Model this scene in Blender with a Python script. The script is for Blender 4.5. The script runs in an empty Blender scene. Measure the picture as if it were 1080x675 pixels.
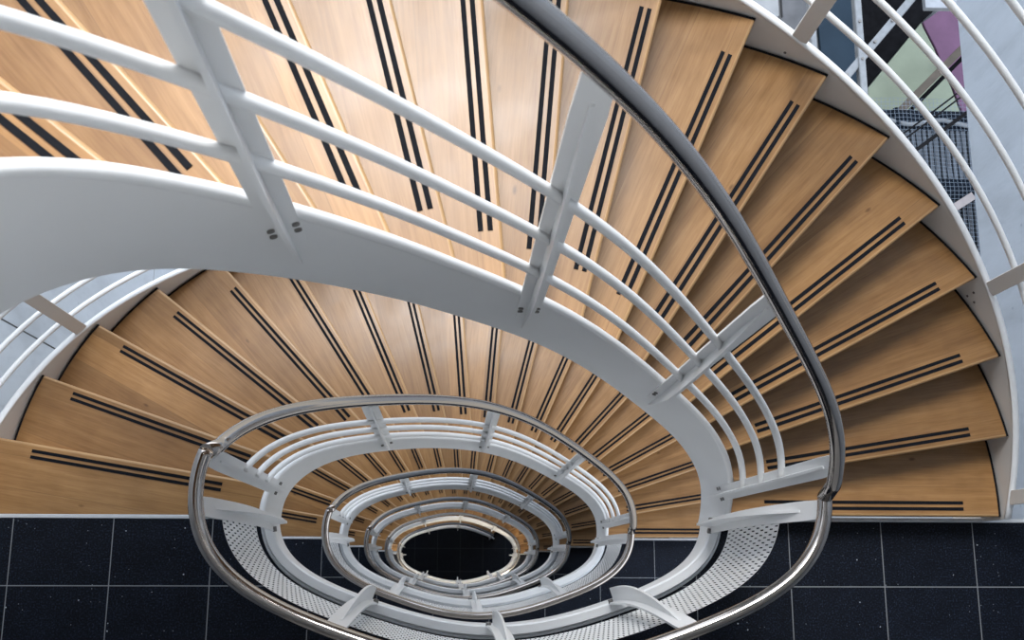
import bpy, math, random
from mathutils import Vector, Matrix, noise
random.seed(7)
S = bpy.context.scene
COL = S.collection
PI = math.pi

# ------------------------------------------------------------------ measures
H = 3.23                      # storey height
N = 19                        # nosings in one flight
R = H / N                     # riser
CAM = (-0.1886, -0.1930, 4.3577)
CROT = (0.2228, -0.0599, 0.0025)
FLEN = 1.1451                 # focal length / 1000 px
RA, RB, G4, G6 = 0.8619, 0.4507, 0.0133, -0.0138     # handrail oval
IA, IB = 0.895, 0.440                                # well oval of the inner stringers
OA, OB, ON = 1.969, 1.534, 2.128                     # outer end of the treads
RAIL_LAND = 1.362
RAIL_FL = 1.2447

def rad(d): return d * PI / 180
def lerp(a, b, t): return a + (b - a) * t
def interp(x, xs, ys):
    if x <= xs[0]: return ys[0] + (x - xs[0]) * (ys[1] - ys[0]) / (xs[1] - xs[0])
    for i in range(1, len(xs)):
        if x <= xs[i]:
            break
    return ys[i-1] + (x - xs[i-1]) * (ys[i] - ys[i-1]) / (xs[i] - xs[i-1])
def smooth_interp(x, xs, ys):
    # monotone cubic
    n = len(xs)
    d = [(ys[i+1]-ys[i])/(xs[i+1]-xs[i]) for i in range(n-1)]
    m = [d[0]] + [(d[i-1]+d[i])/2 for i in range(1, n-1)] + [d[-1]]
    if x <= xs[0]: return ys[0] + (x-xs[0])*m[0]
    if x >= xs[-1]: return ys[-1] + (x-xs[-1])*m[-1]
    i = max(j for j in range(n-1) if xs[j] <= x)
    h = xs[i+1]-xs[i]; t = (x-xs[i])/h
    return ((2*t**3-3*t*t+1)*ys[i] + (t**3-2*t*t+t)*h*m[i] + (-2*t**3+3*t*t)*ys[i+1] + (t**3-t*t)*h*m[i+1])

def oval(a, b, t):
    g = 1 + G4*math.cos(4*t) + G6*math.cos(6*t)
    return Vector((a*math.cos(t)*g, b*math.sin(t)*g))
def well(t, off=0.0):
    """point on the well oval pushed outward by off, and the outward normal"""
    e = 1e-4
    p = oval(IA, IB, t)
    d = (oval(IA, IB, t+e) - oval(IA, IB, t-e)).normalized()
    n = Vector((d.y, -d.x))
    return p + n*off, n, d
def spow(a, b, n, t):
    c, s = math.cos(t), math.sin(t)
    return Vector((a*math.copysign(abs(c)**(2/n), c), b*math.copysign(abs(s)**(2/n), s)))
OUT_T = [i*PI/600 - 0.1 for i in range(0, 640)]
OUT_P = [spow(OA, OB, ON, t) for t in OUT_T]
def outer_t(ang):
    """parameter of the outer oval at polar angle"""
    lo, hi = -0.15, PI+0.15
    for _ in range(50):
        m = (lo+hi)/2; p = spow(OA, OB, ON, m)
        a = math.atan2(p.y, p.x)
        if a < -2: a += 2*PI
        if a < ang: lo = m
        else: hi = m
    return (lo+hi)/2
def outer(ang, off=0.0):
    t = outer_t(ang); e = 1e-3
    p = spow(OA, OB, ON, t)
    d = (spow(OA, OB, ON, t+e)-spow(OA, OB, ON, t-e)).normalized()
    n = Vector((d.y, -d.x))
    return p + n*off, n, d
# polar angle of each nosing at its outer end, and what height that means
_half = [0, 8.6, 17.1, 25.8, 34.4, 43.5, 53, 63, 73.8, 84.7]
PHI = {k+1: rad(a) for k, a in enumerate(_half)}
for k in range(1, 11): PHI[21-k] = PI - PHI[k]
KX = [PHI[k] for k in range(1, 21)]
def k_outer(ang): return smooth_interp(ang, KX, list(range(1, 21)))
# height of the inner stringer's top edge (in risers) over the oval parameter
CT = [rad(a) for a in (-4, 11, 30, 43, 56.8, 74, 89.4, 98.5, 111, 121, 129.5, 137, 145, 165, 184)]
CK = [0.75, 1.62, 3.30, 4.75, 6.35, 8.5, 10.6, 12.0, 14.15, 15.75, 16.95, 17.85, 18.5, 19.3, 19.55]
def cap_z(t): return smooth_interp(t, CT, CK) * R
# arclength along the handrail oval
_rt = [i*PI/800 for i in range(801)]
_rp = [oval(RA, RB, t) for t in _rt]
_ru = [0.0]
for i in range(800): _ru.append(_ru[-1] + (_rp[i+1]-_rp[i]).length)
_ru = [u/_ru[-1] for u in _ru]
def rail_u(t): return interp(t, _rt, _ru)
def rail_fl_z(t):
    u = rail_u(min(max(t, 0), PI))
    w = u - 0.0221*math.sin(2*PI*u) - 0.0114*math.sin(4*PI*u)
    return R + RAIL_FL + R*w*N
def t_of_u(u): return interp(u, _ru, _rt)
T_JOINT = t_of_u(1 - 1/N)

# ------------------------------------------------------------------ mesh helpers
class MB:
    def __init__(self): self.v=[]; self.f=[]; self.m=[]; self.s=[]
    def add(self, v, f, mi=0, sm=False):
        o=len(self.v); self.v += [tuple(x) for x in v]
        self.f += [tuple(i+o for i in q) for q in f]
        self.m += [mi]*len(f); self.s += [sm]*len(f)
    def loft(self, secs, closed=True, caps=True, mi=0, sm=False, loop=False):
        n=len(secs[0]); v=[p for s in secs for p in s]; f=[]
        L=len(secs)
        for i in range(L if loop else L-1):
            j=(i+1)%L
            for q in range(n if closed else n-1):
                r=(q+1)%n
                f.append((i*n+q, i*n+r, j*n+r, j*n+q))
        self.add(v, f, mi, sm)
        if caps and closed and not loop:
            o=len(self.v)-len(v)
            self.f += [tuple(o+q for q in reversed(range(n))), tuple(o+(L-1)*n+q for q in range(n))]
            self.m += [mi,mi]; self.s += [False,False]
    def tube(self, pts, r, n=10, mi=0, loop=False, caps=True):
        pts=[Vector(p) for p in pts]; L=len(pts); secs=[]
        up=None
        for i,p in enumerate(pts):
            if loop: d=(pts[(i+1)%L]-pts[i-1]).normalized()
            else: d=(pts[min(i+1,L-1)]-pts[max(i-1,0)]).normalized()
            if up is None:
                up = Vector((0,0,1)) if abs(d.z)<.9 else Vector((1,0,0))
            x=(up - d*up.dot(d)).normalized(); up=x
            y=d.cross(x)
            rr = r(i) if callable(r) else r
            secs.append([p + (x*math.cos(a)+y*math.sin(a))*rr for a in [2*PI*k/n for k in range(n)]])
        self.loft(secs, True, caps, mi, True, loop)
    def box(self, c, sx, sy, sz, M=None, mi=0):
        v=[Vector((x*sx/2,y*sy/2,z*sz/2)) for z in(-1,1) for y in(-1,1) for x in(-1,1)]
        if M: v=[M@q for q in v]
        v=[q+Vector(c) for q in v]
        self.add(v, [(0,2,3,1),(4,5,7,6),(0,1,5,4),(2,6,7,3),(0,4,6,2),(1,3,7,5)], mi)
    def prism(self, poly, z0, z1, mi=0):
        n=len(poly)
        v=[(x,y,z0) for x,y in poly]+[(x,y,z1) for x,y in poly]
        f=[tuple(reversed(range(n))), tuple(range(n,2*n))]+[(i,(i+1)%n,n+(i+1)%n,n+i) for i in range(n)]
        self.add(v,f,mi)
    def mesh(self, name, mats):
        me=bpy.data.meshes.new(name); me.from_pydata(self.v,[],self.f)
        for m in (mats if isinstance(mats,(list,tuple)) else [mats]): me.materials.append(m)
        me.polygons.foreach_set('material_index', self.m)
        me.polygons.foreach_set('use_smooth', self.s)
        me.validate(); me.update()
        return me
    def build(self, name, mats, parent=None, loc=None, bevel=0, seg=2, rotz=0, autosmooth=False):
        o=bpy.data.objects.new(name, self.mesh(name, mats)); COL.objects.link(o)
        if parent: o.parent=parent
        if loc: o.location=loc
        if rotz: o.rotation_euler=(0,0,rotz)
        if bevel:
            b=o.modifiers.new('edge','BEVEL'); b.width=bevel; b.segments=seg; b.limit_method='ANGLE'; b.angle_limit=rad(40)
        return o
def tag(o, label=None, cat=None, group=None, kind=None):
    if label: o['label']=label
    if cat: o['category']=cat
    if group: o['group']=group
    if kind: o['kind']=kind
    return o
def empty(name, loc=(0,0,0)):
    o=bpy.data.objects.new(name,None); COL.objects.link(o); o.location=loc
    o.empty_display_size=.2
    return o
def kids(o): return [c for c in COL.objects if c.parent==o]
def copy_tree(o, parent=None):
    c=o.copy(); COL.objects.link(c)
    if parent: c.parent=parent
    for ch in kids(o): copy_tree(ch, c)
    return c

# ------------------------------------------------------------------ materials
def newmat(name):
    m=bpy.data.materials.new(name); m.use_nodes=True
    nt=m.node_tree; b=nt.nodes['Principled BSDF']
    return m, nt, b
def nd(nt, t, **kw):
    n=nt.nodes.new(t)
    for k,v in kw.items():
        if k.startswith('i_'):
            n.inputs[int(k[2:]) if k[2:].isdigit() else k[2:]].default_value=v
        else: setattr(n,k,v)
    return n
def ramp(nt, stops):
    r=nt.nodes.new('ShaderNodeValToRGB'); e=r.color_ramp.elements
    while len(e)<len(stops): e.new(.5)
    for q,(p,c) in zip(e,stops):
        q.position=p; q.color=(c[0],c[1],c[2],1)
    return r
def mixc(nt, a, b, fac, mode='MIX'):
    m=nt.nodes.new('ShaderNodeMix'); m.data_type='RGBA'; m.blend_type=mode
    def put(i,x):
        if hasattr(x,'is_linked') or isinstance(x,bpy.types.NodeSocket): nt.links.new(x,m.inputs[i])
        else: m.inputs[i].default_value = x if not isinstance(x,tuple) else (x[0],x[1],x[2],1)
    put(0,fac); put(6,a); put(7,b)
    return m.outputs[2]
def simple(name, col, rough=.5, metal=0, var=.06, scale=8, bump=0, bscale=60):
    m,nt,b=newmat(name)
    tc=nd(nt,'ShaderNodeTexCoord'); nz=nd(nt,'ShaderNodeTexNoise'); nz.inputs['Scale'].default_value=scale; nz.inputs['Detail'].default_value=5
    nt.links.new(tc.outputs['Object'],nz.inputs['Vector'])
    lo=tuple(c*(1-var) for c in col); hi=tuple(min(1,c*(1+var)) for c in col)
    r=ramp(nt,[(.3,lo),(.7,hi)]); nt.links.new(nz.outputs['Fac'],r.inputs[0]); nt.links.new(r.outputs[0],b.inputs['Base Color'])
    b.inputs['Roughness'].default_value=rough; b.inputs['Metallic'].default_value=metal
    if bump:
        n2=nd(nt,'ShaderNodeTexNoise'); n2.inputs['Scale'].default_value=bscale; n2.inputs['Detail'].default_value=4
        nt.links.new(tc.outputs['Object'],n2.inputs['Vector'])
        bp=nd(nt,'ShaderNodeBump'); bp.inputs['Strength'].default_value=bump; bp.inputs['Distance'].default_value=.01
        nt.links.new(n2.outputs['Fac'],bp.inputs['Height']); nt.links.new(bp.outputs[0],b.inputs['Normal'])
    return m

def wood_mat(name, lip=False):
    """oak boards running along local X, board joints across local Y"""
    m,nt,b=newmat(name); L=nt.links.new
    tc=nd(nt,'ShaderNodeTexCoord'); oi=nd(nt,'ShaderNodeObjectInfo')
    sep=nd(nt,'ShaderNodeSeparateXYZ'); L(tc.outputs['Object'],sep.inputs[0])
    off=nd(nt,'ShaderNodeMath',operation='MULTIPLY'); L(oi.outputs['Random'],off.inputs[0]); off.inputs[1].default_value=37.0
    # board index: boards ~0.17 wide, shifted per tread
    sh=nd(nt,'ShaderNodeMath',operation='MULTIPLY_ADD'); L(oi.outputs['Random'],sh.inputs[0]); sh.inputs[1].default_value=.09; L(sep.outputs['Y'],sh.inputs[2])
    dv=nd(nt,'ShaderNodeMath',operation='DIVIDE'); L(sh.outputs[0],dv.inputs[0]); dv.inputs[1].default_value=.125
    fl=nd(nt,'ShaderNodeMath',operation='FLOOR'); L(dv.outputs[0],fl.inputs[0])
    fr=nd(nt,'ShaderNodeMath',operation='FRACT'); L(dv.outputs[0],fr.inputs[0])
    key=nd(nt,'ShaderNodeMath',operation='ADD'); L(fl.outputs[0],key.inputs[0]); L(off.outputs[0],key.inputs[1])
    wn=nd(nt,'ShaderNodeTexWhiteNoise',noise_dimensions='1D'); L(key.outputs[0],wn.inputs['W'])
    # grain
    cmb=nd(nt,'ShaderNodeCombineXYZ')
    gx=nd(nt,'ShaderNodeMath',operation='MULTIPLY'); L(sep.outputs['X'],gx.inputs[0]); gx.inputs[1].default_value=1.3
    gy=nd(nt,'ShaderNodeMath',operation='MULTIPLY'); L(sep.outputs['Y'],gy.inputs[0]); gy.inputs[1].default_value=22
    ga=nd(nt,'ShaderNodeMath',operation='ADD'); L(gx.outputs[0],ga.inputs[0]); L(key.outputs[0],ga.inputs[1])
    L(ga.outputs[0],cmb.inputs[0]); L(gy.outputs[0],cmb.inputs[1]); L(key.outputs[0],cmb.inputs[2])
    g1=nd(nt,'ShaderNodeTexNoise'); g1.inputs['Scale'].default_value=2.2; g1.inputs['Detail'].default_value=7; g1.inputs['Roughness'].default_value=.62; g1.inputs['Distortion'].default_value=.5
    L(cmb.outputs[0],g1.inputs['Vector'])
    wv=nd(nt,'ShaderNodeTexNoise'); wv.inputs['Scale'].default_value=9; wv.inputs['Detail'].default_value=3
    L(cmb.outputs[0],wv.inputs['Vector'])
    base=ramp(nt,[(.25,(.262,.132,.046)),(.52,(.345,.187,.072)),(.8,(.415,.240,.102))])
    L(g1.outputs['Fac'],base.inputs[0])
    tint=ramp(nt,[(0,(.72,.68,.64)),(.5,(1,.98,.95)),(1,(1.22,1.2,1.16))]); L(wn.outputs['Value'],tint.inputs[0])
    c=mixc(nt,base.outputs[0],tint.outputs[0],.75,'MULTIPLY')
    fine=ramp(nt,[(.35,(.86,.83,.80)),(.55,(1,1,1))]); L(wv.outputs['Fac'],fine.inputs[0])
    c=mixc(nt,c,fine.outputs[0],.8,'MULTIPLY')
    # wear patches and small dark knots / scuffs
    n3=nd(nt,'ShaderNodeTexNoise'); n3.inputs['Scale'].default_value=5; n3.inputs['Detail'].default_value=6; L(tc.outputs['Object'],n3.inputs['Vector'])
    wear=ramp(nt,[(.34,(.80,.78,.78)),(.58,(1.02,1.02,1.02))]); L(n3.outputs['Fac'],wear.inputs[0])
    c=mixc(nt,c,wear.outputs[0],.8,'MULTIPLY')
    vo=nd(nt,'ShaderNodeTexVoronoi'); vo.inputs['Scale'].default_value=7
    va=nd(nt,'ShaderNodeVectorMath',operation='ADD'); L(tc.outputs['Object'],va.inputs[0]); L(off.outputs[0],va.inputs[1])
    vm=nd(nt,'ShaderNodeVectorMath',operation='MULTIPLY'); L(va.outputs[0],vm.inputs[0]); vm.inputs[1].default_value=(.6,1.3,1)
    L(vm.outputs[0],vo.inputs['Vector'])
    kn=ramp(nt,[(.03,(.32,.26,.22)),(.075,(1,1,1))]); L(vo.outputs['Distance'],kn.inputs[0])
    c=mixc(nt,c,kn.outputs[0],.75,'MULTIPLY')
    # joint line between boards
    jl=nd(nt,'ShaderNodeMath',operation='LESS_THAN'); L(fr.outputs[0],jl.inputs[0]); jl.inputs[1].default_value=.016
    c=mixc(nt,c,(.25,.13,.05),jl.outputs[0])
    if lip: c=mixc(nt,c,(.62,.42,.22),.30)  # paler tint paints in the light that the rounded nosing catches
    L(c,b.inputs['Base Color'])
    rr=ramp(nt,[(.3,(.26,)*3),(.7,(.38,)*3)]); L(n3.outputs['Fac'],rr.inputs[0]); L(rr.outputs[0],b.inputs['Roughness'])
    b.inputs['Specular IOR Level'].default_value=.45
    return m

def tile_mat(name, tx, ox, ty, oy, grout, dark, speck=True, gcol=(.26,.275,.29)):
    m,nt,b=newmat(name); L=nt.links.new
    tc=nd(nt,'ShaderNodeTexCoord'); sep=nd(nt,'ShaderNodeSeparateXYZ'); L(tc.outputs['Object'],sep.inputs[0])
    masks=[]; idx=[]
    for ax,t,o in (('X',tx,ox),('Y',ty,oy)):
        s=nd(nt,'ShaderNodeMath',operation='SUBTRACT'); L(sep.outputs[ax],s.inputs[0]); s.inputs[1].default_value=o
        d=nd(nt,'ShaderNodeMath',operation='DIVIDE'); L(s.outputs[0],d.inputs[0]); d.inputs[1].default_value=t
        f=nd(nt,'ShaderNodeMath',operation='FLOOR'); L(d.outputs[0],f.inputs[0]); idx.append(f)
        r=nd(nt,'ShaderNodeMath',operation='ROUND'); L(d.outputs[0],r.inputs[0])
        q=nd(nt,'ShaderNodeMath',operation='SUBTRACT'); L(d.outputs[0],q.inputs[0]); L(r.outputs[0],q.inputs[1])
        a=nd(nt,'ShaderNodeMath',operation='ABSOLUTE'); L(q.outputs[0],a.inputs[0])
        l=nd(nt,'ShaderNodeMath',operation='LESS_THAN'); L(a.outputs[0],l.inputs[0]); l.inputs[1].default_value=grout/2/t
        masks.append(l)
    mx=nd(nt,'ShaderNodeMath',operation='MAXIMUM'); L(masks[0].outputs[0],mx.inputs[0]); L(masks[1].outputs[0],mx.inputs[1])
    n1=nd(nt,'ShaderNodeTexNoise'); n1.inputs['Scale'].default_value=150; n1.inputs['Detail'].default_value=3; L(tc.outputs['Object'],n1.inputs['Vector'])
    n2=nd(nt,'ShaderNodeTexNoise'); n2.inputs['Scale'].default_value=9; n2.inputs['Detail'].default_value=4; L(tc.outputs['Object'],n2.inputs['Vector'])
    c1=ramp(nt,[(.38,tuple(x*.35 for x in dark)),(.56,dark),(.72,tuple(x*3.6 for x in dark))]); L(n1.outputs['Fac'],c1.inputs[0])
    c2=ramp(nt,[(.3,(.75,.75,.78)),(.7,(1.15,1.15,1.2))]); L(n2.outputs['Fac'],c2.inputs[0])
    c=mixc(nt,c1.outputs[0],c2.outputs[0],1.0,'MULTIPLY')
    if speck:
        for sc,th,wn_t,cc in ((26,.07,.80,(.55,.60,.68)),(60,.10,.88,(.28,.31,.36))):
            vo=nd(nt,'ShaderNodeTexVoronoi'); vo.inputs['Scale'].default_value=sc; L(tc.outputs['Object'],vo.inputs['Vector'])
            l=nd(nt,'ShaderNodeMath',operation='LESS_THAN'); L(vo.outputs['Distance'],l.inputs[0]); l.inputs[1].default_value=th
            sc2=nd(nt,'ShaderNodeSeparateColor'); L(vo.outputs['Color'],sc2.inputs[0])
            g=nd(nt,'ShaderNodeMath',operation='GREATER_THAN'); L(sc2.outputs[0],g.inputs[0]); g.inputs[1].default_value=wn_t
            ml=nd(nt,'ShaderNodeMath',operation='MULTIPLY'); L(l.outputs[0],ml.inputs[0]); L(g.outputs[0],ml.inputs[1])
            c=mixc(nt,c,cc,ml.outputs[0])
    c=mixc(nt,c,gcol,mx.outputs[0])
    L(c,b.inputs['Base Color'])
    b.inputs['Roughness'].default_value=.42
    b.inputs['Specular IOR Level'].default_value=.16
    return m

def concrete_mat(name, col, joint=None):
    m,nt,b=newmat(name); L=nt.links.new
    tc=nd(nt,'ShaderNodeTexCoord')
    mp=nd(nt,'ShaderNodeMapping'); mp.inputs['Scale'].default_value=(1,1.6,.5); L(tc.outputs['Object'],mp.inputs[0])
    n1=nd(nt,'ShaderNodeTexNoise'); n1.inputs['Scale'].default_value=2.2; n1.inputs['Detail'].default_value=8; n1.inputs['Roughness'].default_value=.6; L(mp.outputs[0],n1.inputs['Vector'])
    r=ramp(nt,[(.3,tuple(c*.80 for c in col)),(.5,col),(.72,tuple(min(1,c*1.1) for c in col))]); L(n1.outputs['Fac'],r.inputs[0]); c=r.outputs[0]
    n2=nd(nt,'ShaderNodeTexNoise'); n2.inputs['Scale'].default_value=14; n2.inputs['Detail'].default_value=6; L(mp.outputs[0],n2.inputs['Vector'])
    r2=ramp(nt,[(.28,(.72,.74,.78)),(.42,(1,1,1))]); L(n2.outputs['Fac'],r2.inputs[0])
    c=mixc(nt,c,r2.outputs[0],.28,'MULTIPLY')
    vo=nd(nt,'ShaderNodeTexVoronoi'); vo.inputs['Scale'].default_value=9; L(tc.outputs['Object'],vo.inputs['Vector'])
    k=ramp(nt,[(.04,(.6,.62,.66)),(.09,(1,1,1))]); L(vo.outputs['Distance'],k.inputs[0]); c=mixc(nt,c,k.outputs[0],.6,'MULTIPLY')
    if joint:
        sep=nd(nt,'ShaderNodeSeparateXYZ'); L(tc.outputs['Object'],sep.inputs[0])
        ms=[]
        for ax,o,t in joint:
            s=nd(nt,'ShaderNodeMath',operation='SUBTRACT'); L(sep.outputs[ax],s.inputs[0]); s.inputs[1].default_value=o
            d=nd(nt,'ShaderNodeMath',operation='DIVIDE'); L(s.outputs[0],d.inputs[0]); d.inputs[1].default_value=t
            rd=nd(nt,'ShaderNodeMath',operation='ROUND'); L(d.outputs[0],rd.inputs[0])
            q=nd(nt,'ShaderNodeMath',operation='SUBTRACT'); L(d.outputs[0],q.inputs[0]); L(rd.outputs[0],q.inputs[1])
            a=nd(nt,'ShaderNodeMath',operation='ABSOLUTE'); L(q.outputs[0],a.inputs[0])
            l=nd(nt,'ShaderNodeMath',operation='LESS_THAN'); L(a.outputs[0],l.inputs[0]); l.inputs[1].default_value=.0045/t
            c=mixc(nt,c,(.05,.055,.06),l.outputs[0])
    L(c,b.inputs['Base Color']); b.inputs['Roughness'].default_value=.8
    bp=nd(nt,'ShaderNodeBump'); bp.inputs['Strength'].default_value=.15; bp.inputs['Distance'].default_value=.01
    L(n2.outputs['Fac'],bp.inputs['Height']); L(bp.outputs[0],b.inputs['Normal'])
    return m

def steel_mat(name):
    m,nt,b=newmat(name); L=nt.links.new
    tc=nd(nt,'ShaderNodeTexCoord'); nz=nd(nt,'ShaderNodeTexNoise'); nz.inputs['Scale'].default_value=26; nz.inputs['Detail'].default_value=4
    L(tc.outputs['Object'],nz.inputs['Vector'])
    r=ramp(nt,[(.3,(.09,)*3),(.7,(.12,)*3)]); L(nz.outputs['Fac'],r.inputs[0]); L(r.outputs[0],b.inputs['Roughness'])
    b.inputs['Base Color'].default_value=(.47,.43,.40,1)
    b.inputs['Metallic'].default_value=1
    return m

WOOD=wood_mat('oak_boards'); LIT_LIP=wood_mat('oak_lit_lip', True)
WHITE=simple('white_paint',(.86,.865,.865),.38,0,.02,3)
CREAM=simple('warm_white_paint',(.74,.72,.69),.45,0,.03,3)
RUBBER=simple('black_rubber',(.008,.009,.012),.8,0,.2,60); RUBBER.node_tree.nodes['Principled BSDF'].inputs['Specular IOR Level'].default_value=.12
STEEL=steel_mat('brushed_steel')
ALU=simple('anodised_aluminium',(.72,.74,.76),.4,.3,.05,20)
BOLT=simple('zinc_bolt',(.20,.19,.18),.45,.8,.2,40)
GRANITE=tile_mat('black_granite_tiles',.3792,.0443,.3792,-.270,.0036,(.007,.010,.0175))
GRANITE0=tile_mat('black_granite_tiles_lower',.3792,.1123,.3792,-.269,.0036,(.007,.010,.0175))
GROUND=tile_mat('black_floor_tiles',.404,.074,.404,-.290,.006,(.006,.008,.012),False,(.04,.045,.05))
CONC=concrete_mat('pale_concrete',(.37,.42,.485))
CONCJ=concrete_mat('jointed_concrete',(.53,.585,.65),[('Y',.94,2.6),('Z',-.05,3.23)])
DARKGAP=simple('dark_void',(.02,.018,.016),.9)

# ------------------------------------------------------------------ staircase flight
def nosing(k):
    """outer point, inner point, direction (towards the outside) of nosing k"""
    beta=rad((k-1)*180/N)
    d=Vector((math.cos(beta),math.sin(beta)))
    p,n,_=outer(PHI[k],0) if k<=20 else (None,)*3
    # inner end: march inwards until the stringer oval is met
    lo,hi=0.2,3.0
    def inside(q):
        a=math.atan2(q.y/IB,q.x/IA); e=oval(IA,IB,a)
        return q.length < e.length+.012
    s=0.3
    while s<2.6 and not inside(p-d*s): s+=.004
    return p, p-d*s, d
def hit_inner(p,d):
    s=0.3
    while s<2.6:
        q=p-d*s; a=math.atan2(q.y/IB,q.x/IA)
        if q.length < oval(IA,IB,a).length+.012: break
        s+=.004
    return p-d*s
def hit_outer(p,d):
    s=.35
    while s>-.3:
        q=p-d*s; a=math.atan2(q.y,q.x)
        if a<-2: a+=2*PI
        if q.length > spow(OA,OB,ON,outer_t(a)).length-.010: break
        s-=.01
    return p-d*s
NOS={k:nosing(k) for k in range(1,21)}
def arc_outer(a0,a1,n,off=0):
    return [outer(lerp(a0,a1,i/n),off)[0] for i in range(n+1)]
def arc_inner(p0,p1,n,off=.012):
    a0=math.atan2(p0.y/IB,p0.x/IA); a1=math.atan2(p1.y/IB,p1.x/IA)
    if a0<-1: a0+=2*PI
    if a1<-1: a1+=2*PI
    return [well(lerp(a0,a1,i/n),off)[0] for i in range(n+1)]

def build_flight(k0=1, ts=-2.0):
    root=empty('staircase_flight')
    for k in range(k0,N+1):
        po,pi,d=NOS[k]; back=Vector((-d.y,d.x))         # uphill
        po2,pi2,d2=NOS[k+1]
        ext=.045 if k<N else 0.0
        b2=Vector((-d2.y,d2.x))
        z=k*R
        # polygon (world xy), counter-clockwise: front inner -> front outer -> along outer -> back outer -> back inner
        ang2=PHI[k+1]+ (ext/1.8 if k<N else 0)
        outp=arc_outer(PHI[k],ang2,6)
        innp=arc_inner(pi,pi2+b2*ext*.6,4)
        poly=outp+list(reversed(innp))
        org=pi.lerp(po,.5)
        M=Matrix(((d.x,d.y),(back.x,back.y)))
        loc=[M@(q-org) for q in poly]
        mb=MB(); T=.042
        # main board body behind the lightened lip, split at y = lip width
        lw=.010
        no=len(outp); 
        fo=loc[0]; fi=loc[-1]
        fo2=Vector((fo.x,lw)); fi2=Vector((fi.x,lw))
        body=[fo2]+loc[1:-1]+[fi2]
        mb.prism([tuple(q) for q in body],-T,0,0)
        # rounded nosing lip, its caught light painted in as a paler tone
        r=.009
        prof=[(lw,-T),(0,-T)]+[(r-r*math.cos(a),-r+r*math.sin(a)) for a in [PI/2*i/5 for i in range(6)]]+[(lw,0)]
        secs=[[Vector((fi.x,y,zz)) for y,zz in prof],[Vector((fo.x,y,zz)) for y,zz in prof]]
        mb.loft(secs,True,True,1,False)
        t=mb.build('tread',[WOOD,LIT_LIP],root,(org.x,org.y,z))
        t.rotation_euler=(0,0,math.atan2(d.y,d.x))
        # two rubber strips
        L=(po-pi).length; mid=0
        for y in (.0290,.0525):
            s=MB(); x0=-L/2+(.135 if k<12 else .135+.05*min(1,(k-11)/4)); x1=L/2-.14
            s.box(((x0+x1)/2,y,.0012),x1-x0,.0125,.0024)
            s.build('anti_slip_strip',RUBBER,t)
        # added black strip standing in for the shadow gap at the tread end
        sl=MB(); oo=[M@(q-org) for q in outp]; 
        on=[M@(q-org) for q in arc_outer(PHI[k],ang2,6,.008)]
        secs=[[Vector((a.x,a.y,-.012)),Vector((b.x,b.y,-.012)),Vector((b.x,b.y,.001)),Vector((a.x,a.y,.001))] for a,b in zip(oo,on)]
        sl.loft(secs,True,True,0,False); sl.build('edge_shadow',RUBBER,t)
        # riser board under the nosing
        rb=MB()
        a=hit_inner(po+back*.06,d); c=hit_outer(po+back*.045,d)
        a=a-back*.015; q=[a,c,c+back*.015,a+back*.015]
        rb.prism([tuple(M@(v-org)) for v in q],-R,-T-.001,0)
        ro=rb.build('riser',WOOD,root,(org.x,org.y,z)); ro.rotation_euler=t.rotation_euler
    # inner stringer : plate with a round bead along its top edge
    def inner_plate():
        mb=MB(); secs=[]; bead=[]
        n=120; t0=rad(ts); t1=rad(182)
        for i in range(n+1):
            t=lerp(t0,t1,i/n); zc=cap_z(t)
            a,_,_=well(t,-.008); b,_,_=well(t,.008)
            h=.455
            zb=zc-h
            secs.append([Vector((b.x,b.y,zb)),Vector((b.x,b.y,zc-.006)),Vector((a.x,a.y,zc-.006)),Vector((a.x,a.y,zb))])
            m,_,_=well(t,0); bead.append((m.x,m.y,zc-.010))
        mb.loft(secs,True,True,0,True)
        o=mb.build('inner_stringer',WHITE,root)
        try:
            es=o.modifiers.new('split','EDGE_SPLIT'); es.split_angle=rad(40)
        except Exception: pass
        b=MB(); b.tube(bead,.0125,10); b.build('stringer_top_bead',WHITE,o)
    inner_plate()
    def outer_plate():
        mb=MB(); secs=[]; n=110; cap=[]
        a0=rad(-.3) if k0==1 else PHI[k0]-rad(1); a1=rad(180.3)
        for i in range(n+1):
            a=lerp(a0,a1,i/n); zc=k_outer(a)*R+.030
            p,nn,_=outer(a,.013); q,_,_=outer(a,.028)
            zb=zc-.46
            secs.append([Vector((q.x,q.y,zb)),Vector((q.x,q.y,zc)),Vector((p.x,p.y,zc)),Vector((p.x,p.y,zb))])
            cap.append([Vector((x.x,x.y,zz)) for x,zz in ((outer(a,.010)[0],zc-.004),(outer(a,.012)[0],zc+.003),(outer(a,.034)[0],zc+.003),(outer(a,.036)[0],zc-.004),(outer(a,.034)[0],zc-.012),(outer(a,.012)[0],zc-.012))])
        mb.loft(secs,True,True,0,True)
        o=mb.build('outer_stringer',CREAM,root)
        es=o.modifiers.new('split','EDGE_SPLIT'); es.split_angle=rad(40)
        c=MB(); c.loft(cap,True,True,0,True); c.build('stringer_capping',WHITE,o)
    outer_plate()
    return root

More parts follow.
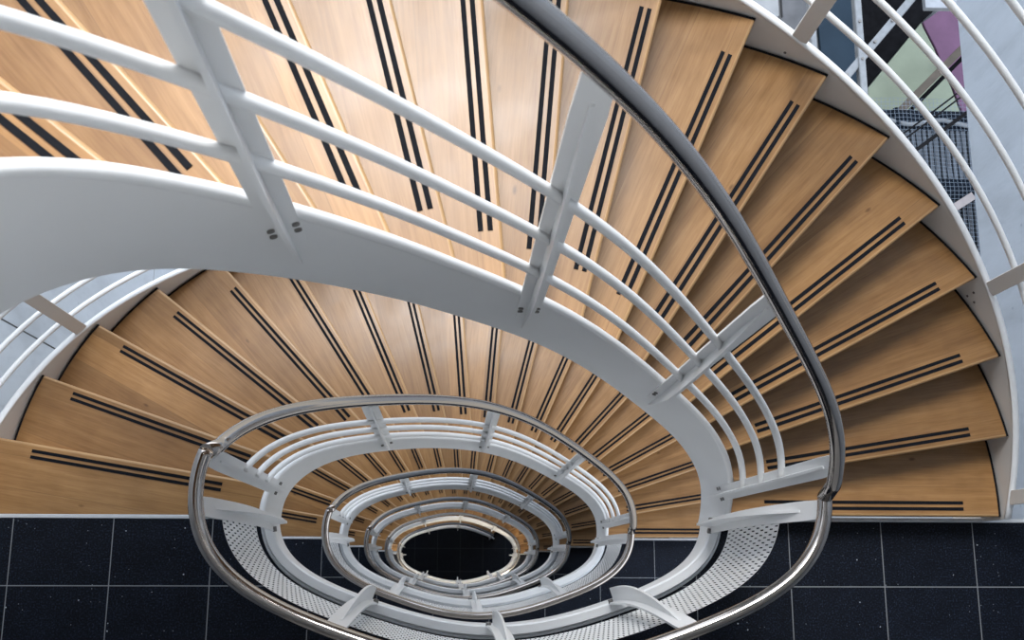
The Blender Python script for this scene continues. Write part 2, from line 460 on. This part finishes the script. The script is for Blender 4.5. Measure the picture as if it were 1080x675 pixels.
# ------------------------------------------------------------------ balustrades
POST_T=[rad(a) for a in (11.2,55.5,89.3,122.3,165.2)]
def post_frame(t):
    p,n,d=well(t); 
    return p,n,d
def upright(root, t, z_cap, z_top, off0, fin_profile, z_bot, flange_w=.058, bolts=True, name='post', standoff=False, slope=0.0, bow=0.0):
    """T-shaped post: flange against the stringer, fin into the well, leaning to the handrail"""
    p,n,d=post_frame(t)
    rt=t
    # handrail point in the same radial plane
    best=min(((oval(RA,RB,t+e)-p).dot(d)**2,t+e) for e in [x*.002 for x in range(-60,61)])[1]
    rp=oval(RA,RB,best)
    offT=(rp-p).dot(n)
    def off(z):
        u=(z-z_cap)/(z_top-z_cap); u=min(max(u,0),1)
        return lerp(off0,offT,u)+bow*math.sin(PI*u)
    def P(s,o,z): return Vector((p.x+d.x*s+n.x*o, p.y+d.y*s+n.y*o, z))
    th=.008
    mb=MB(); secs=[]
    K=12
    for i in range(K+1):
        z=lerp(z_bot,z_top-.004,i/K); w=flange_w/2*(1.0 if i<K else .9); o=off(z)
        if i==0: w*=.9
        k=slope*w if i==K else 0
        secs.append([P(-w,o,z-k),P(w,o,z+k),P(w,o-th,z+k),P(-w,o-th,z-k)])
    mb.loft(secs,True,True,0,False)
    post=mb.build(name,WHITE,root)
    fb=MB(); secs=[]
    for z,dep in fin_profile:
        o=off(z)-th+.001
        secs.append([P(-.004,o,z),P(.004,o,z),P(.004,o-dep,z),P(-.004,o-dep,z)])
    fb.loft(secs,True,True,0,False)
    fb.build('fin',WHITE,post)
    if bolts:
        for s in (-.021,.021):
            for zz in ((-.075,-.105) if not standoff else (.035,)):
                z=z_cap+zz; o=off(z)-th
                b=MB(); b.tube([P(s,o+.002,z),P(s,o-(.004 if not standoff else .012),z)],.0065 if not standoff else .010,8)
                b.build('bolt',BOLT,post)
    return P, off
def fl_fin(zc,zt):
    out=[]
    z0=zc-.30; z1=zc+.92*(zt-zc)
    for i in range(15):
        u=i/14; z=lerp(z0,z1,u)
        dep=.004+.046*min(1,u/.30)**.9 if u<.30 else .004+.046*(1-((u-.30)/.70)**2.2)
        out.append((z,max(dep,.003)))
    return out
def build_balustrade(POST_T=POST_T):
    root=empty('stair_balustrade')
    for t in POST_T:
        zc=cap_z(t); zt=rail_fl_z(t)
        e1=well(t+.01)[0]-well(t-.01)[0]
        upright(root,t,zc,zt-.016,-.008,fl_fin(zc,zt),zc-.20,slope=(rail_fl_z(t+.01)-rail_fl_z(t-.01))/e1.length)
    # three bars
    n=90
    for h in (.225,.440,.655):
        pts=[]
        for i in range(n+1):
            t=lerp(POST_T[0],POST_T[-1],i/n)
            zc=cap_z(t); zt=rail_fl_z(t); z=zc+h*(zt-zc)/1.09
            p,nn,d=well(t,-.020)
            rp=oval(RA,RB,t); u=(z-zc)/(zt-zc)
            q=p.lerp(rp+(-nn)*.012,u)
            pts.append((q.x,q.y,z))
        b=MB(); b.tube(pts,.0112,10); b.build('bar',WHITE,root)
    pts=[]
    first=rad(3.2)
    if POST_T[0]<rad(20):
        e=oval(RA,RB,0); pts.append((e.x,e.y-.004,RAIL_LAND))
    else: first=POST_T[0]-rad(3)
    n=110
    for i in range(n+1):
        t=lerp(first,T_JOINT-rad(3.2),i/n); q=oval(RA,RB,t); pts.append((q.x,q.y,rail_fl_z(t)))
    q=oval(RA,RB,T_JOINT); pts.append((q.x,q.y,RAIL_LAND+H))
    b=MB(); b.tube(pts,.0205,16); b.build('handrail',STEEL,root)
    return root

OUT_POST=[rad(a) for a in (2.0,24,57.7,90,122.3,156,178)]
def build_outer_balustrade():
    root=empty('outer_balustrade')
    for a in OUT_POST:
        p,n,d=outer(a,.019); z0=k_outer(a)*R
        mb=MB(); M=Matrix(((d.x,n.x,0),(d.y,n.y,0),(0,0,1)))
        mb.box((p.x,p.y,z0+.03+.49),.055,.010,.985,M)
        po=mb.build('post',CREAM,root,bevel=.002)
        for sx in (-.016,.016):
            for zz in (-.075,-.125):
                q=outer(a,.0125)[0]+d*sx; q2=outer(a,.009)[0]+d*sx; z=z0+zz+sx*1.2
                b=MB(); b.tube([(q.x,q.y,z),(q2.x,q2.y,z)],.0045,8); b.build('bolt',BOLT,po)
    for h in (.205,.415,.625,.815):
        pts=[]
        for i in range(91):
            a=lerp(rad(1),rad(179),i/90); p,n,d=outer(a,.034)
            pts.append((p.x,p.y,k_outer(a)*R+h))
        b=MB(); b.tube(pts,.0112,10); b.build('bar',WHITE,root)
    pts=[]
    for i in range(91):
        a=lerp(rad(1),rad(179),i/90); p,n,d=outer(a,.040); pts.append((p.x,p.y,k_outer(a)*R+1.03))
    b=MB(); b.tube(pts,.0205,14); b.build('handrail',STEEL,root)
    return root

LB_T=[rad(a) for a in (-5.5,-56.5,-90.0,-123.5,-174.5)]
def build_guard(perforated=True):
    root=empty('landing_guard')
    # ring beam
    mb=MB(); secs=[]; n=90
    for i in range(n+1):
        t=lerp(rad(0.2),rad(-180.2),i/n)
        pr=[(.004,-.14),(.004,.035),(-.002,.045),(-.032,.045),(-.038,.038),(-.038,-.13),(-.032,-.14)]
        secs.append([Vector((*(well(t,o)[0]),z)) for o,z in pr])
    mb.loft(secs,True,True,0,True)
    o=mb.build('ring_beam',WHITE,root); es=o.modifiers.new('split','EDGE_SPLIT'); es.split_angle=rad(35)
    # thin steel angle along the outside of the beam
    mb=MB(); secs=[]
    for i in range(n+1):
        t=lerp(rad(0.2),rad(-180.2),i/n)
        secs.append([Vector((*(well(t,o_)[0]),z)) for o_,z in ((.005,-.2),(.005,.012),(.016,.012),(.016,-.2))])
    mb.loft(secs,True,True,0,True)
    mb.build('edge_angle',ALU,root)
    fin=[]
    for i in range(13):
        u=i/12; z=lerp(.03,1.20,u)
        dep=.050*(1-u**2.6)+.004*math.sin(PI*u)+.002
        fin.append((z,dep))
    for t in LB_T:
        upright(root,t,0.04,RAIL_LAND-.016,-.030,fin,.02,.058,True,'bracket',True,bow=-.030)
    if perforated:
        # slotted sheet between neighbouring brackets
        for a,b in zip(LB_T[:-1],LB_T[1:]):
            ts=[lerp(a,b,i/60) for i in range(61)]
            ln=[0]
            def PP(t,z):
                p,nn,d=well(t,.012); rp=oval(RA,RB,t)
                u=z/RAIL_LAND; q=p.lerp(rp+nn*.02,u*.6); return Vector((q.x,q.y,z))
            for i in range(60): ln.append(ln[-1]+(PP(ts[i+1],.5)-PP(ts[i],.5)).length)
            Ltot=ln[-1]; z0,z1=.15,.83
            rows=12; pz=(z1-z0)/rows; nc=max(4,int(Ltot/.0175)); ps=Ltot/nc
            mb=MB()
            def at(s,z):
                s=min(max(s,0),Ltot); return PP(interp(s,ln,ts),z)
            for r_ in range(rows):
                shf=.5 if r_%2 else 0
                zb=z0+r_*pz; zt=zb+pz
                hb=zb+pz*.20; ht=zt-pz*.20
                for c in range(-1,nc+1):
                    s0=(c+shf)*ps; s1=s0+ps
                    if s1<=0 or s0>=Ltot: continue
                    e0=max(s0,0); e1=min(s1,Ltot)
                    if e1-e0<ps*.9:
                        mb.add([at(e0,zb),at(e1,zb),at(e1,zt),at(e0,zt)],[(0,1,2,3)],0,True); continue
                    g0=s0+ps*.37; g1=s1-ps*.37
                    v=[at(e0,zb),at(e1,zb),at(e1,zt),at(e0,zt),at(g0,hb),at(g1,hb),at(g1,ht),at(g0,ht)]
                    mb.add(v,[(0,1,5,4),(1,2,6,5),(2,3,7,6),(3,0,4,7)],0,True)
            mb.build('perforated_panel',WHITE,root)
    else:
        for h in (.225,.440,.655,.87):
            pts=[]
            for i in range(71):
                t=lerp(LB_T[0],LB_T[-1],i/70); p,nn,d=well(t,-.045); rp=oval(RA,RB,t); q=p.lerp(rp,h/1.36); pts.append((q.x,q.y,.04+h))
            b=MB(); b.tube(pts,.0112,8); b.build('bar',WHITE,root)
    # handrail
    pts=[]
    for i in range(121):
        t=lerp(0,-(2*PI-T_JOINT),i/120); q=oval(RA,RB,t); pts.append((q.x,q.y,RAIL_LAND))
    b=MB(); b.tube(pts,.0205,16); b.build('handrail',STEEL,root)
    return root

flight=build_flight(); bal=build_balustrade(); outb=build_outer_balustrade(); guard=build_guard()
FL=[(0,'topmost flight of oak treads with black strips, sweeping widest around the stairwell'),
    (-H,'second flight of oak treads down, seen under the topmost white stringer'),
    (-2*H,'third flight of oak treads down, inside the big oval steel handrail'),
    (-3*H,'fourth flight of oak treads down, only short strip ends showing'),
    (-4*H,'fifth flight of oak treads down, deep in the well behind cream railings')]
BL=['big white three-bar railing with steel handrail on the topmost flight',
    'white three-bar railing with steel handrail on the second flight down, widest complete oval arc',
    'white three-bar railing with steel handrail on the third flight down',
    'white three-bar railing with dark handrail on the fourth flight down',
    'cream-lit railing of the fifth flight down, the smallest complete arc']
OL=['white curved bars outside the topmost flight, beside the pale concrete wall and netting',
    'white curved bars outside the second flight, against the jointed pale concrete wall']
GL=['white ring beam with slotted sheet and polished handrail on the uppermost black granite landing',
    'second landing guard down, slotted sheet and handrail with copper gleam',
    'third landing guard down, small slotted sheet within the steel ovals',
    'fourth landing guard down, cream-lit ring close to the bottom of the well',
    'lowest landing guard, cream-lit ring edging the black ground floor']
for i,(z,lab) in enumerate(FL):
    o=flight if i==0 else copy_tree(flight)
    o.location.z=z; tag(o,lab,'staircase','stair flights around the well')
    o=bal if i==0 else copy_tree(bal)
    o.location.z=z; tag(o,BL[i],'railing','inner railings of the flights')
    if i<2:
        o=outb if i==0 else copy_tree(outb)
        o.location.z=z; tag(o,OL[i],'railing','outer railings of the flights')
    if i<5:
        o=guard if i==0 else copy_tree(guard)
        o.location.z=z; tag(o,GL[i],'guard rail','landing guards around the well')
f2=build_flight(5,41.0); f2.location.z=-5*H
tag(f2,'lowest short flight of oak treads, standing on the black ground floor','staircase','stair flights around the well')
r2=build_balustrade([rad(47)]+POST_T[2:]); r2.location.z=-5*H
tag(r2,'lowest cream railing, its open end stopping short above the black floor tiles','railing','inner railings of the flights')

# ------------------------------------------------------------------ setting
def slab(name, z, mat, ymin=-3.2, th=.30, off=.018):
    """landing: south half of the shaft with the oval well cut out"""
    mb=MB(); n=64
    hole=[well(lerp(0,-PI,i/n),off)[0] for i in range(n+1)]      # right -> left, through south
    X=2.3
    def face(zz,flip):
        # strip quads between hole edge and the outer rectangle
        v=[];f=[]
        top=[]
        for q in hole:
            top.append(q)
        out=[]
        for i in range(n+1):
            u=i/n
            if u<.25: out.append(Vector((X,lerp(0,ymin,u/.25))))
            elif u<.75: out.append(Vector((lerp(X,-X,(u-.25)/.5),ymin)))
            else: out.append(Vector((-X,lerp(ymin,0,(u-.75)/.25))))
        for a,b in zip(top,out): v+= [(a.x,a.y,zz),(b.x,b.y,zz)]
        for i in range(n):
            q=(2*i,2*i+1,2*i+3,2*i+2)
            f.append(q if not flip else tuple(reversed(q)))
        return v,f,top,out
    v,f,top,out=face(0,True); mb.add(v,f,0)
    v,f,_,_=face(-th,False); mb.add(v,f,1)
    for ring in (top,out):
        vv=[];ff=[]
        for q in ring: vv+=[(q.x,q.y,0),(q.x,q.y,-th)]
        for i in range(len(ring)-1): ff.append((2*i,2*i+1,2*i+3,2*i+2))
        mb.add(vv,ff,1)
    for (x0,x1) in ((top[0].x,X),(-X,top[-1].x)):
        mb.add([(x0,0,0),(x1,0,0),(x1,0,-th),(x0,0,-th)],[(0,1,2,3)],1)
    o=mb.build(name,[mat,WHITE],None,(0,0,z)); tag(o,kind='structure')
    return o
slab('floor',0,GRANITE); slab('floor',-H,GRANITE0); slab('floor',-2*H,GRANITE0); slab('floor',-3*H,GRANITE); slab('floor',-4*H,GRANITE0)
slab('floor',H,GRANITE,off=.25)
# aluminium nosing profile along the landing edges
n_=1
for z in (0,-H,-2*H,-3*H,-4*H):
    mb=MB()
    for x0,x1 in ((-2.3,-.912),(.912,2.3)):
        mb.box(((x0+x1)/2,-.0085,-.006),x1-x0,.015,.020)
    o=mb.build('trim_%d'%n_,ALU,None,(0,0,z),bevel=.002); tag(o,kind='structure'); n_+=1
mb=MB(); mb.box((0,0,-.05),9,10,.1); tag(mb.build('floor_ground',GROUND,None,(0,0,-5*H+4*R)),kind='structure')
mb=MB(); mb.box((-2.4,.6,-4.2),.2,7.6,22.6); tag(mb.build('wall_left',CONCJ),kind='structure')
mb=MB(); mb.box((2.4,.6,3.34),.2,7.6,7.5); tag(mb.build('wall_right',CONC),kind='structure')
mb=MB(); mb.box((2.4,.6,-9.4),.2,7.6,12.1); tag(mb.build('wall_right_lower',CONC),kind='structure')

mb=MB(); mb.box((4.2,2.9,-3.35),4.3,6.4,.2); tag(mb.build('floor_annex',simple('grey_screed',(.20,.205,.21),.85,0,.15,4)),kind='structure')
mb=MB(); mb.box((0,-3.3,-4.2),5.0,.2,22.6); tag(mb.build('shade_wall_back',CREAM),kind='structure')  # unseen wall, added so sky light enters only from the north
mb=MB(); mb.box((0,-.6,7.2),5.2,5.6,.2); tag(mb.build('shade_ceiling',simple('shade_ceiling_paint',(.5,.5,.5),.9)),kind='structure')  # unseen slab, added to darken handrail reflections and cut sky light from above

mb=MB(); mb.box((1.75,2.1,6.0),1.7,4.6,.2); tag(mb.build('shade_ceiling',simple('shade_slab_paint',(.45,.44,.42),.9)),kind='structure')  # unseen lower slab, added to shade the east side of the stairs
# ------------------------------------------------------------------ things below the wall opening
STEELW=simple('galvanised_white_steel',(.20,.21,.22),.5,.2,.12,25)
BLUEP=simple('blue_grey_sheet',(.022,.036,.052),.6,.1,.18,3)
BLACKP=simple('black_felt',(.005,.005,.006),.95,0,.4,20)
GREENP=simple('pale_green_paint',(.21,.24,.175),.8,0,.10,5)
PURPLE=simple('mauve_paint',(.12,.055,.105),.8,0,.12,9)
TIMB=simple('tan_timber',(.075,.058,.042),.7,0,.2,14)
NETM=simple('pale_net_cord',(.17,.21,.26),.8,0,.1,30)
CRATE=simple('dark_blue_tarpaulin',(.005,.008,.014),.7,0,.35,6,.4,14)
CRATEL=simple('grey_ribbed_panel',(.065,.075,.09),.6,0,.2,10)
CABLE=simple('black_cable',(.006,.006,.007),.6)
def bar_between(mb,a,b,w,h):
    a=Vector(a);b=Vector(b);d=(b-a);L=d.length;d.normalize()
    side=Vector((-d.y,d.x,0)).normalized() if abs(d.z)<.99 else Vector((1,0,0)); up=side.cross(d)*-1
    M=Matrix((d,side,d.cross(side))).transposed()
    mb.box((a+b)/2,L,w,h,M)
for m_ in (BLACKP,CABLE,CRATE,BLUEP): m_.node_tree.nodes['Principled BSDF'].inputs['Specular IOR Level'].default_value=.08
# bolted bracing frame standing over the annex floor
fr=empty('bracing_frame',(2.7,3.6,-3.25))
def fpart(name,mat,fn,bev=.003):
    mb=MB(); fn(mb); o=mb.build(name,mat,fr,bevel=bev); o.location=-Vector((2.7,3.6,-3.25)); return o
def angle_bar(mb,a,b,w):
    a=Vector(a);b=Vector(b)
    bar_between(mb,a,b,w,.008)
    d=(b-a).normalized(); s=Vector((-d.y,d.x,0))
    bar_between(mb,a-s*(w/2)-Vector((0,0,.03)),b-s*(w/2)-Vector((0,0,.03)),.008,.06)
rail=fpart('frame_rail',STEELW,lambda m: angle_bar(m,(2.715,4.6,-2.60),(2.715,2.55,-2.60),.045))
fpart('frame_rail',STEELW,lambda m: angle_bar(m,(2.375,4.6,-2.60),(2.375,3.1,-2.60),.035))
fpart('diagonal_brace',STEELW,lambda m: angle_bar(m,(2.375,2.94,-2.615),(3.62,4.42,-2.615),.052))
fpart('frame_rail',STEELW,lambda m: angle_bar(m,(2.3,4.55,-2.62),(3.75,4.55,-2.62),.05))
fpart('frame_rail',simple('dull_grey_steel',(.30,.31,.33),.5,.3,.1,20),lambda m: bar_between(m,(3.2,3.79,-2.60),(3.9,3.80,-2.60),.11,.05))
for x,y in ((2.375,4.55),(2.715,4.55),(3.72,4.55),(2.715,2.6),(2.375,3.12)):
    fpart('leg',STEELW,lambda m,x=x,y=y: m.box((x,y,-2.93),.04,.04,.64))
for x,y,z in ((2.715,3.33,-2.60),(2.715,3.05,-2.60),(2.715,3.62,-2.6),(2.96,3.64,-2.61),(2.82,3.47,-2.61),(2.6,3.21,-2.61)):
    fpart('bolt',BOLT,lambda m,x=x,y=y,z=z: m.tube([(x,y,z),(x,y,z+.014)],.011,8),0)
tag(fr,'pale bolted steel frame with a diagonal brace, below the concrete wall edge','frame')
def plate(name,pts,z,th,mat,label,cat,bevel=.006):
    cx=sum(p[0] for p in pts)/len(pts); cy=sum(p[1] for p in pts)/len(pts)
    mb=MB(); pp=[(x-cx,y-cy) for x,y in pts]
    if sum(pp[i][0]*pp[(i+1)%len(pp)][1]-pp[(i+1)%len(pp)][0]*pp[i][1] for i in range(len(pp)))<0: pp.reverse()
    mb.prism(pp,0,th); o=mb.build(name,mat,None,(cx,cy,z),bevel=bevel)
    tag(o,label,cat); return o
plate('sheet_panel',[(2.62,4.62),(2.955,4.62),(2.985,3.1),(2.66,3.1)],-3.25,.05,BLUEP,'blue-grey sheet panel lying behind the pale bolted frame','panel')
plate('felt_panel',[(2.97,4.62),(4.15,4.62),(3.47,3.975),(2.99,3.40)],-3.25,.04,BLACKP,'black panel between the diagonal brace and the pale green board','panel')
plate('painted_board',[(3.46,3.96),(3.47,3.92),(3.54,3.75),(3.60,3.55),(3.65,3.42),(3.72,3.15),(2.99,3.07),(2.995,3.395)],-3.25,.05,GREENP,'pale green painted board above the netted stack','board')
plate('painted_board',[(3.475,3.965),(3.485,3.925),(3.555,3.755),(3.615,3.555),(3.665,3.425),(3.735,3.15),(4.2,3.15),(4.2,4.5)],-3.25,.05,PURPLE,'mauve painted board meeting the concrete wall edge','board')
plate('concrete_slab',[(2.06,4.6),(2.33,4.6),(2.33,3.975),(2.06,3.80)],-3.25,.06,simple('light_grey_concrete',(.27,.275,.28),.85,0,.15,7),'light grey concrete slab beside a dark joint, at the outer stair rail','slab')
plate('concrete_slab',[(2.36,4.6),(2.6,4.6),(2.6,3.3),(2.12,3.3),(2.12,3.78),(2.36,3.97)],-3.25,.05,simple('mid_grey_concrete',(.10,.10,.105),.85,0,.2,7),'mid-grey concrete slab under the topmost outer post','slab')
tm=MB(); bar_between(tm,(0-.33,-.33,0),(.33,.33,0),.055,.05)
o=tm.build('timber_batten',TIMB,None,(3.30,3.28,-2.86),bevel=.004); tag(o,'tan timber batten crossing the pale green and mauve boards','batten')
b2=MB(); bar_between(b2,(-.33,-.33,-.03),(.33,.33,-.03),.03,.09); q=b2.build('shadow_edge',BLACKP,o); q.location=(.035,-.035,-.02)  # black bar added as the shadow under the batten
for i,(x,y) in enumerate(((-.28,-.28),(.28,.28))):
    l=MB(); l.box((x,y,-.19),.04,.04,.36); l.build('leg',TIMB,o)
# netted stack
ns=empty('netted_stack',(3.1,2.1,-3.25))
def npart(name,mat,mb,bev=0):
    o=mb.build(name,mat,ns,bevel=bev); return o
mb=MB(); mb.box((.03,0,.27),.86,1.84,.54); npart('wrapped_load',CRATE,mb,.05)
mb=MB()
for i in range(14): mb.box((-.10+i*.041,.56,.548),.026,.36,.02)
npart('ribbed_panel',CRATEL,mb)
mb=MB()
for i in range(9): mb.box((.10+i*.041,.02,.548),.022,.40,.02)
npart('ribbed_panel',simple('dim_ribbed_panel',(.018,.022,.03),.6,0,.2,10),mb)
mb=MB(); mb.tube([(-.36+.75*i/12,.80+.02*math.sin(i*.9),.56) for i in range(13)],.016,8); npart('top_tube',STEELW,mb)
mb=MB(); mb.tube([(-.13+.01*math.sin(i),.9-1.5*i/10,.56) for i in range(11)],.022,8); npart('side_tube',CRATE,mb)
nx,ny=32,64
mb=MB(); vv=[];ff=[]
for j in range(ny+1):
    for i in range(nx+1):
        x=-.44+.93*i/nx; y=-.95+1.92*j/ny
        z=.585+.018*noise.noise(Vector((x*5,y*5,1)))
        vv.append((x+.008*noise.noise(Vector((x*6,y*6,4))),y+.008*noise.noise(Vector((x*6,y*6,9))),z))
for j in range(ny):
    for i in range(nx): ff.append((j*(nx+1)+i,j*(nx+1)+i+1,(j+1)*(nx+1)+i+1,(j+1)*(nx+1)+i))
mb.add(vv,ff)
net=npart('net',NETM,mb); wf=net.modifiers.new('cords','WIREFRAME'); wf.thickness=.0026
tag(ns,'dark wrapped load under a pale square-mesh net, beside the concrete wall','netted stack')
for k,(a,b,r,lab) in enumerate((((2.70,2.56,-2.50),(3.40,3.09,-2.50),.006,'thin black cable over the net, the one next to the timber batten'),
                        ((2.72,2.53,-2.50),(3.40,3.045,-2.50),.006,'thin black cable over the net, the middle one of three'),
                        ((2.84,2.49,-2.50),(3.42,2.92,-2.50),.013,'thick black cable over the ribbed grey panel'))):
    a=Vector(a);b=Vector(b); c=(a+b)/2
    # hung from the frame and lying on the net at the low end
    pts=[a.lerp(b,i/12)+Vector((0,0,-.03*math.sin(PI*i/12)))-c for i in range(13)]
    cb=MB(); cb.tube([pts[0]+Vector((-.06,-.05,-.15))]+pts+[pts[-1]+Vector((.2,.14,.02))],r,8)
    o=cb.build('cable',CABLE,None,c); tag(o,lab,'cable','cables over the netted stack')
st=MB(); bar_between(st,(-.22,-.14,0),(.22,.14,0),.055,.03)
o=st.build('strut',simple('pinkish_primer',(.26,.225,.215),.6,0,.1,20),None,(3.22,2.19,-2.62),bevel=.004); tag(o,'short pinkish strut lying across the net','strut')

# ------------------------------------------------------------------ camera
cam=bpy.data.cameras.new('camera'); co=bpy.data.objects.new('camera',cam); COL.objects.link(co)
co.location=CAM; co.rotation_euler=CROT
cam.sensor_fit='HORIZONTAL'; cam.sensor_width=36; cam.lens=FLEN*1000*36/1080
cam.clip_start=.02; cam.clip_end=200
cam.dof.use_dof=True; cam.dof.focus_distance=4.2; cam.dof.aperture_fstop=9
S.camera=co

# ------------------------------------------------------------------ light
w=bpy.data.worlds.new('sky'); S.world=w; w.use_nodes=True
wt=w.node_tree; bg=wt.nodes['Background']; bg.inputs[1].default_value=1.9
tc=wt.nodes.new('ShaderNodeTexCoord'); sx=wt.nodes.new('ShaderNodeSeparateXYZ'); wt.links.new(tc.outputs['Generated'],sx.inputs[0])
rr=ramp(wt,[(.0,(.16,.16,.15)),(.46,(.30,.30,.29)),(.52,(.88,.93,1.0)),(1,(.70,.82,1.0))])
mr=wt.nodes.new('ShaderNodeMapRange'); mr.inputs['From Min'].default_value=-1; mr.inputs['From Max'].default_value=1
wt.links.new(sx.outputs['Z'],mr.inputs[0]); wt.links.new(mr.outputs[0],rr.inputs[0]); wt.links.new(rr.outputs[0],bg.inputs[0])
def area(name, loc, target, sx, sy, power, col):
    l=bpy.data.lights.new(name,'AREA'); l.shape='RECTANGLE'; l.size=sx; l.size_y=sy; l.energy=power; l.color=col
    o=bpy.data.objects.new(name,l); COL.objects.link(o); o.location=loc
    o.rotation_euler=(Vector(target)-Vector(loc)).to_track_quat('-Z','Y').to_euler()
    return o
area('skylight',(-.35,3.5,7.0),(.1,.9,0),2.4,2.0,300,(1,.985,.96))
def lamp(name,loc,power,col,r=.15):
    l=bpy.data.lights.new(name,'POINT'); l.energy=power; l.color=col; l.shadow_soft_size=r
    o=bpy.data.objects.new(name,l); COL.objects.link(o); o.location=loc
lamp('lobby_lamp',(1.3,-1.2,-3*H-.5),40,(1,.84,.62)); lamp('lobby_lamp',(-1.3,-1.2,-3*H-.5),40,(1,.84,.62))
S.view_settings.view_transform='Standard'; S.view_settings.look='None'
S.view_settings.exposure=.58; S.view_settings.gamma=1; S.view_settings.use_curve_mapping=False
